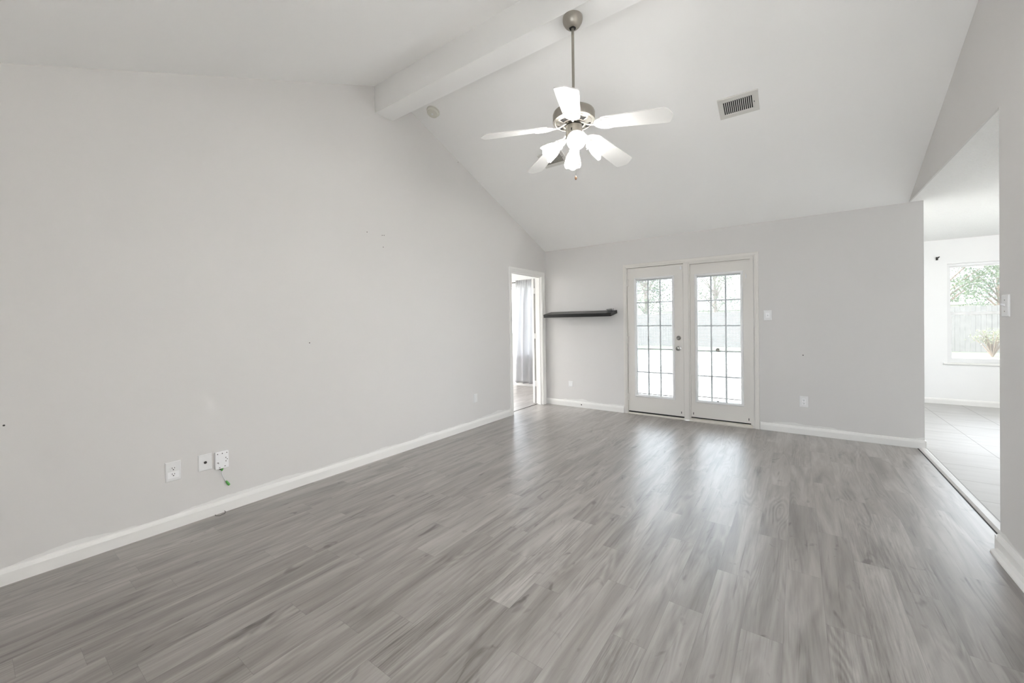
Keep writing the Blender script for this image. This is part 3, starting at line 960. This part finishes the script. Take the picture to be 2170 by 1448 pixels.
def outlet(loc, rot, label, w=.075, h=.122, depth=.006, square=False):
    o = empty('wall_outlet', loc, label, 'outlet', None, rot)
    link('cover_plate', plate_bm(w, h, depth), M['plate'], o)
    dy = -(depth-.0048)
    def sh_(b):
        for v in b.verts: v.co.y += dy
    for s in (1, -1):
        b = BM(); recept(b, s*.0195); sh_(b); r = link('receptacle', b, M['plate_bright'] if (square and s < 0) else M['plate'], o)
        b = BM(); slots(b, s*.0195); sh_(b); link('outlet_slots', b, M['hole'], r)
    b = BM(); lathe(b, [(.003, .0055), (.003, .0072)], 12, Matrix.Rotation(R(90), 4, 'X')); link('screw', b, M['steel'], o)
    return o
L90 = R(90)
o = outlet((0, -4.755, .3745), L90, 'white duplex outlet low on the left wall, first from the camera', .080, .126, .008, True)
b = BM(); box(b, -.030, .030, -.0096, -.006, -.044, -.0015, .001); link('lower_insert', b, M['plate_bright'], o)
c = empty('coaxial_plate', (0, -4.582, .3815), 'plain white wall plate with one dark coaxial hole', 'wall plate', None, L90)
link('cover_plate', plate_bm(.078, .112, .007), M['plate'], c)
b = BM(); lathe(b, [(.009, .005), (.009, .009), (.0065, .012), (.0065, .010)], 20, Matrix.Rotation(R(90), 4, 'X')); link('coaxial_jack', b, M['hole'], c, True)
for z in (.042, -.042):
    b = BM(); lathe(b, [(.003, .006), (.003, .0082)], 10, Matrix.Translation((0, 0, z)) @ Matrix.Rotation(R(90), 4, 'X')); link('screw', b, M['plate'], c)
n = empty('network_terminal', (0, -4.489, .3755), 'white square fibre box with a dangling green tipped cable', 'wall box', None, L90)
b = BM(); box(b, -.040, .040, -.024, 0, -.060, .060, .003); link('case', b, M['plate_bright'], n)
for x, z, w_, h_ in ((-.027, .046, .005, .006), (.001, .046, .005, .007), (.028, .047, .005, .006), (.022, .012, .004, .008), (.030, .000, .006, .004), (.022, -.012, .004, .008),
                     (-.026, -.014, .010, .004), (-.022, -.020, .005, .003), (-.016, -.050, .007, .004), (.016, -.046, .008, .004)):
    b = BM()
    box(b, x-w_/2, x+w_/2, -.0246, -.0235, z-h_/2, z+h_/2)
    link('mounting_hole', b, M['hole'], n)
b = BM(); tube(b, [(-.001, -.012, -.068), (-.002, -.013, -.085), (.000, -.014, -.105), (.008, -.014, -.130), (.018, -.012, -.150), (.026, -.010, -.163)], .0022, 10)
cb = link('cable', b, M['cable'], n, True)
b = BM(); lathe(b, [(.010, 0), (.009, -.010), (.004, -.022)], 14, Matrix.Translation((0, -.012, -.058))); link('green_boot', b, M['green'], cb, True)
b = BM(); box(b, -.014, -.007, -.018, -.006, -.067, -.058); link('port', b, M['black'], cb)
b = BM(); tube(b, [(.024, -.010, -.158), (.029, -.010, -.168), (.040, -.009, -.188), (.044, -.009, -.195)], [.004, .0075, .0085, .007], 10); link('green_plug', b, M['green'], cb, True)
e = empty('blank_plate', (0, -1.76, .37), 'small white blank plate low on the left wall near the doorway', 'wall plate', None, L90)
link('cover_plate', plate_bm(.066, .108, .007), M['plate'], e)
b = BM(); box(b, -.012, .012, -.0085, -.006, -.020, .020, .001); link('insert', b, M['plate'], e)
s = empty('light_switch', (3.045, 0, 1.360), 'white toggle switch plate beside the french doors', 'light switch')
link('cover_plate', plate_bm(.082, .120, .007), M['plate'], s)
b = BM(); prism(b, [(-.006, -.010), (-.018, .004), (-.018, .010), (-.006, .006)], -.005, .005, 'x'); link('toggle', b, M['plate_bright'], s)
b = BM(); box(b, -.020, .020, -.0085, -.006, -.030, .030, .001); link('insert', b, M['plate_bright'], s)
o = empty('wall_outlet', (3.384, 0, .373), 'white outlet low on the back wall right of the french doors', 'outlet')
link('cover_plate', plate_bm(.080, .126, .008), M['plate'], o)
b = BM(); box(b, -.018, .018, -.010, -.006, -.034, .034, .001); link('receptacle', b, M['plate_bright'], o)
for s_ in (.017, -.017):
    b = BM()
    n0 = 0
    slots(b, s_)
    for v in b.verts: v.co.y -= .0026
    link('outlet_slots', b, M['hole'], o)
j = empty('jack_plate', (.434, 0, .349), 'tiny white jack plate under the black shelf', 'wall plate')
link('cover_plate', plate_bm(.072, .086, .006), M['plate'], j)
b = BM(); rect_frame(b, [(-.017, .017, -.022, .022, -.006), (-.017, .017, -.022, .022, -.009), (-.011, .011, -.016, .016, -.009), (-.011, .011, -.016, .016, -.005)]); link('jack_frame', b, M['plate_bright'], j)
s = empty('light_switch', (RX, -2.292, 1.364), 'white toggle switch plate on the wall right of the dining opening', 'light switch', None, -L90)
link('cover_plate', plate_bm(.090, .118, .007), M['plate'], s)
b = BM(); prism(b, [(-.006, -.006), (-.022, .006), (-.022, .012), (-.006, .008)], -.005, .005, 'x'); link('toggle', b, M['plate'], s)
for z in (.03, -.03):
    b = BM(); lathe(b, [(.003, .006), (.003, .0085)], 10, Matrix.Translation((0, 0, z)) @ Matrix.Rotation(R(90), 4, 'X')); link('screw', b, M['steel'], s)

# marks left in the walls
def mark(wall, pts, r=.004):
    for p in pts:
        b = BM()
        ax = Matrix.Rotation(R(90), 4, 'X') if wall is wb else Matrix.Rotation(R(90), 4, 'Y')
        lathe(b, [(r, 0), (r*.6, .0012)], 10, Matrix.Translation(p) @ ax)
        link('screw_hole', b, M['hole'], wall)
mark(wl, [(0, -3.277, 2.2), (0, -3.108, 2.198), (0, -3.086, 2.201), (0, -3.099, 2.083), (0, -3.845, 1.171), (0, -5.428, .821), (0, -2.01, 3.268)], .0045)
mark(wb, [(3.38, 0, .90)], .006)
b = BM(); lathe(b, [(.010, 0), (.008, .002)], 12, Matrix.Translation((.62, -.0125, .045)) @ Matrix.Rotation(R(90), 4, 'X'))
link('bolt_hole', b, M['hole'], wb)
b = BM(); tube(b, [(.016, -4.535, .004), (.035, -4.540, .003), (.058, -4.522, .003), (.050, -4.490, .004), (.030, -4.478, .006), (.017, -4.480, .010)], .0016, 8)
tag(link('wire_loop', b, M['black'], None, True), 'short loop of thin black wire on the floor at the left baseboard', 'wire')

# ------------------------------------------------------------------ shelf and dish
SHT = math.atan(.047/.255)          # the shelf sags forward
sh = empty('wall_shelf', (0, 0, 1.484), 'black floating shelf sagging forward on the back wall left of the french doors', 'shelf')
sh.rotation_euler = (SHT, 0, 0)
b = BM(); box(b, .106, 1.203, -.258, -.009, -.049, 0, .0015)
link('board', b, M['shelf'], sh)
b = BM(); box(b, .130, 1.180, -.03, .0, -.040, -.010); link('wall_cleat', b, M['rubber'], sh)
t = empty('dish', (1.125, -.072, 1.4715), 'small grey glass dish on the right end of the black shelf', 'dish')
t.rotation_euler = (SHT, 0, 0)
b = BM(); lathe(b, [(.028, 0), (.032, .003), (.046, .015), (.056, .024), (.052, .024), (.043, .016), (.028, .006), (.004, .005)], 28); link('bowl', b, M['gray_tray'], t, True)
b = BM(); lathe(b, [(.006, .005), (.008, .022), (.005, .030)], 14, Matrix.Translation((.040, -.01, 0))); link('bright_stopper', b, M['plate_bright'], t, True)

# ------------------------------------------------------------------ bedroom curtain
rod = empty('curtain_rod', (-1.40, 1.275, 2.168), 'thin black curtain rod above the bedroom window', 'curtain rod')
b = BM(); tube(b, [(-.90, 0, 0), (.80, 0, 0)], .008, 12); link('rod', b, M['dark_metal'], rod, True)
for x in (-.85, .75):
    b = BM(); box(b, x-.008, x+.008, -.006, .064, -.010, .006); link('bracket', b, M['dark_metal'], rod)
b = BM()
NX, NZ = 150, 40
rows = []
for j in range(NZ+1):
    f = j/NZ
    z = 2.205 - f*2.135
    row = []
    for i in range(NX+1):
        u = i/NX
        xl = -1.475 - .085*f
        xr = -.86 + .02*f
        # deep central fold and soft side folds that open towards the hem
        x = xl + (xr-xl)*u
        amp = .014 + .030*min(1, f*1.6)
        y = amp*math.sin(u*2*math.pi*4.3 + .9) + .35*amp*math.sin(u*2*math.pi*9.1 + 2*f)
        if f < .06: y = .016*math.sin(u*2*math.pi*13)*1.0
        y += -.09*math.exp(-((u-.42)/.035)**2)*min(1, f*4+.15)
        x += .028*math.exp(-((u-.38)/.035)**2)*min(1, f*3)
        x += .012*math.sin(u*2*math.pi*4.3)*f
        row.append(b.verts.new((x, 1.262+y*.9-.018, z + (.006*math.sin(u*2*math.pi*13+1) if j == 0 else 0))))
    rows.append(row)
for a, c in zip(rows, rows[1:]):
    for i in range(NX): b.faces.new((a[i], a[i+1], c[i+1], c[i]))
cu = tag(link('curtain', b, M['curtain'], None, True), 'long grey cloth curtain hanging over the bedroom window', 'curtain')
sm_ = cu.modifiers.new('thickness', 'SOLIDIFY'); sm_.thickness = .0015
# bracket left in the dining wall
br = empty('curtain_bracket', (5.045, YK, 2.19), 'small black empty curtain bracket left of the dining window', 'curtain bracket')
b = BM(); box(b, -.012, .012, -.006, 0, -.024, .024, .002); link('back_plate', b, M['dark_metal'], br)
b = BM(); tube(b, [(0, -.004, .0), (0, -.05, .004), (.006, -.066, .012), (.014, -.070, .020)], .007, 10); link('hook', b, M['dark_metal'], br, True)

# unseen ceiling lamp added to brighten the dining room
def added_flush_lamp(loc, w, label):
    o = empty('fill_ceiling_lamp', loc, label, 'added fill lamp')
    b = BM(); lathe(b, [(.17, 0), (.17, -.02), (.15, -.03)], 32); link('lamp_base', b, M['nickel'], o, True)
    b = BM(); lathe(b, [(.155, -.025), (.15, -.06), (.12, -.09), (.06, -.11), (.01, -.115)], 32, None, False); link('lamp_shade', b, M['shade'], o, True)
    ld = bpy.data.lights.new('fill_point_lamp', 'POINT'); ld.energy = w; ld.shadow_soft_size = .06; ld.color = (1, .985, .97)
    l = bpy.data.objects.new('fill_point_lamp', ld); COL.objects.link(l); l.parent = o; l.location = (0, 0, -.16)
added_flush_lamp((6.2, .3, HB), 31, 'unseen flush lamp added to brighten the dining room')
M['panel'] = mat('fill_panel_diffuser', (.9, .9, .9), .5)
pb = M['panel'].node_tree.nodes['Principled BSDF']
pb.inputs['Emission Color'].default_value = (1, .99, .975, 1)
pb.inputs['Emission Strength'].default_value = 20
def fill_panel(loc, label):  # unseen glowing panels added to brighten living room and bedroom
    o = empty('added_fill_panel', loc, label, 'added fill lamp', 'added fill panels')
    b = BM()
    for (a, c, e, g) in ((-.65, -.6, -.35, .35), (.6, .65, -.35, .35), (-.6, .6, -.35, -.3), (-.6, .6, .3, .35)): box(b, a, c, e, g, -.09, 0)
    link('panel_frame', b, M['trim'], o)
    b = BM(); box(b, -.6, .6, -.3, .3, -.085, -.07); link('diffuser', b, M['panel'], o)
fill_panel((6.6, -5.2, HB), 'added unseen light panel nearer the front of the kitchen')
fill_panel((6.6, -3.7, HB), 'added unseen light panel nearer the dining end of the kitchen')
fill_panel((-2.6, -.2, 2.44), 'added unseen light panel near the window of the bedroom')
fill_panel((-2.6, -2.2, 2.44), 'added unseen light panel at the far end of the bedroom')

# ------------------------------------------------------------------ outside
b = BM(); box(b, -30, 40, YK+.15, 60, -.5, -.12); box(b, -30, 4.2, .15, YK+.15, -.5, -.12); box(b, 7.7, 40, -20, YK+.15, -.5, -.12); box(b, -30, -4.1, -20, .15, -.5, -.12)
struct('ground_lawn', b, M['grass'], 'green lawn behind the house', 'lawn')
b = BM(); box(b, -9.0, 4.24, 1.50, 13.0, -.12, -.05); box(b, 0, 4.24, .15, 1.5, -.12, -.05)
struct('ground_patio', b, M['concrete'], 'pale concrete patio outside the french doors', 'patio')
b = BM(); box(b, 7.75, 14, -12, 4, -.12, -.06)
struct('ground_bounce_side', b, M['concrete'])  # unseen pale ground added to bounce light onto the dining ceiling
b = BM(); box(b, -4, 7.7, -16, YN-TW-.01, -.12, -.06)
struct('ground_bounce_front', b, M['concrete'])  # unseen pale ground added to bounce light up through the near glazing
FY = 18.0
fe = empty('fence', (2, FY, -.12), 'weathered grey picket fence across the back yard', 'fence')
rnd = random.Random(11)
for k in range(10):
    xa = -12+2.44*k
    b = BM()
    for i in range(17):
        x = xa+i*.1435
        h = 1.86+rnd.uniform(-.02, .02)
        box(b, x, x+.137, -.010+rnd.uniform(-.004, .004), .010, 0.02, h)
    link('picket_panel', b, M['fence'], fe)
    b = BM(); box(b, xa-.05, xa+.05, .03, .13, 0, 1.75); link('post', b, M['fence'], fe)
    b = BM()
    for z in (.3, .95, 1.6): box(b, xa, xa+2.44, .010, .048, z-.045, z+.045)
    link('rail', b, M['fence'], fe)
def house(x, y, w, d, h, rh, rot, label):
    o = empty('neighbor_house', (x, y, -.12), label, 'house', None, rot)
    b = BM(); box(b, -w/2, w/2, -d/2, d/2, 0, h); link('wall', b, M['siding'], o)
    b = BM()
    v = [b.verts.new(p) for p in ((-w/2-.4, -d/2-.4, h-.1), (w/2+.4, -d/2-.4, h-.1), (w/2+.4, d/2+.4, h-.1), (-w/2-.4, d/2+.4, h-.1), (-w/2+d*.35, 0, h+rh), (w/2-d*.35, 0, h+rh))]
    for f in ((0, 1, 5, 4), (1, 2, 5), (2, 3, 4, 5), (3, 0, 4), (3, 2, 1, 0)): b.faces.new([v[i] for i in f])
    link('roof', b, M['roof'], o)
house(17.0, 40, 14, 9, 2.4, 1.9, 0, 'neighbouring house roof seen above the fence through the dining window')
house(-3.0, 41, 12, 9, 2.5, 2.3, R(8), 'neighbouring house roof seen above the fence through the french doors')
def tree(x, y, h, cr_, n, seed, lm, label):
    rn_ = random.Random(seed)
    o = empty('tree', (x, y, -.12), label, 'tree', 'trees beyond the fence')
    b = BM()
    tube(b, [(0, 0, 0), (.05, .03, h*.25), (-.04, .05, h*.5), (.03, 0, h*.8)], [.17, .14, .10, .04], 10)
    cl = []
    for i in range(16):
        a = rn_.uniform(0, 6.28); z = h*rn_.uniform(.32, .92)
        rr = cr_*math.sqrt(max(.05, 1-((z/h-.62)/.42)**2))*rn_.uniform(.45, 1)
        e_ = Vector((rr*math.cos(a), rr*math.sin(a), z))
        s_ = Vector((0, 0, z*.62))
        tube(b, [s_, (s_+e_)/2+Vector((0, 0, .1)), e_], [.05, .03, .012], 6)
        cl.append(e_)
    link('trunk', b, M['bark'], o)
    b = BM()
    for i in range(int(n*1.7)):
        c = rn_.choice(cl)
        d = Vector([max(-1.6, min(1.6, rn_.gauss(0, 1))) for _ in range(3)])
        p = c + d*cr_*.22
        u = Vector((rn_.uniform(-1, 1), rn_.uniform(-1, 1), rn_.uniform(-1, 1))).normalized()
        w = u.cross(Vector((rn_.uniform(-1, 1), rn_.uniform(-1, 1), rn_.uniform(-1, 1)))).normalized()
        s = rn_.uniform(.05, .095)
        q = [b.verts.new(p+s*k_) for k_ in (u, .45*w+.15*u, -u, -.45*w+.15*u)]
        b.faces.new(q)
    link('foliage', b, lm, o)
tree(-5.2, 22, 6.5, 2.2, 3400, 1, M['leaf'], 'leafy tree over the fence seen through the left french door')
tree(2.4, 22, 6.4, 2.2, 2600, 4, M['leaf_blue'], 'leafy tree right of the view through the right french door')
tree(-9.0, 28.6, 7.0, 2.2, 3000, 2, M['leaf_blue'], 'tree behind the leafy tree in the left french door view')
tree(-1.9, 28.6, 7.5, 2.2, 2600, 3, M['leaf'], 'thin leafy tree over the fence seen through the right french door')
tree(8.9, 22, 5.8, 1.7, 1800, 5, M['leaf'], 'green leafy tree beyond the fence seen left in the dining window')
tree(12.6, 28.6, 8.0, 2.3, 3600, 6, M['leaf_blue'], 'dusty green tree beyond the fence seen right in the dining window')
def shrub(x, y, h, seed, label):
    rn_ = random.Random(seed)
    o = empty('shrub', (x, y, -.12), label, 'shrub')
    b = BM()
    tips = []
    for i in range(22):
        a = rn_.uniform(0, 6.28); k_ = rn_.uniform(.2, .55)
        e_ = Vector((k_*math.cos(a), k_*math.sin(a), h*rn_.uniform(.5, 1)))
        tube(b, [(0, 0, 0), e_*.5+Vector((0, 0, .12)), e_], [.02, .014, .006], 6)
        tips += [e_, e_*.75+Vector((0, 0, .05))]
    link('stems', b, M['bark'], o)
    b = BM()
    for i in range(500):
        p = rn_.choice(tips)+Vector((rn_.gauss(0, .07), rn_.gauss(0, .07), rn_.gauss(0, .07)))
        u = Vector((rn_.uniform(-1, 1), rn_.uniform(-1, 1), rn_.uniform(-1, 1))).normalized()
        w = u.cross(Vector((0, .3, 1))).normalized()
        b.faces.new([b.verts.new(p+.045*q) for q in (u, .45*w, -u, -.45*w)])
    link('foliage', b, M['leaf_pale'], o)
shrub(8.9, 15.6, .95, 21, 'pale bushy shrub in front of the fence')
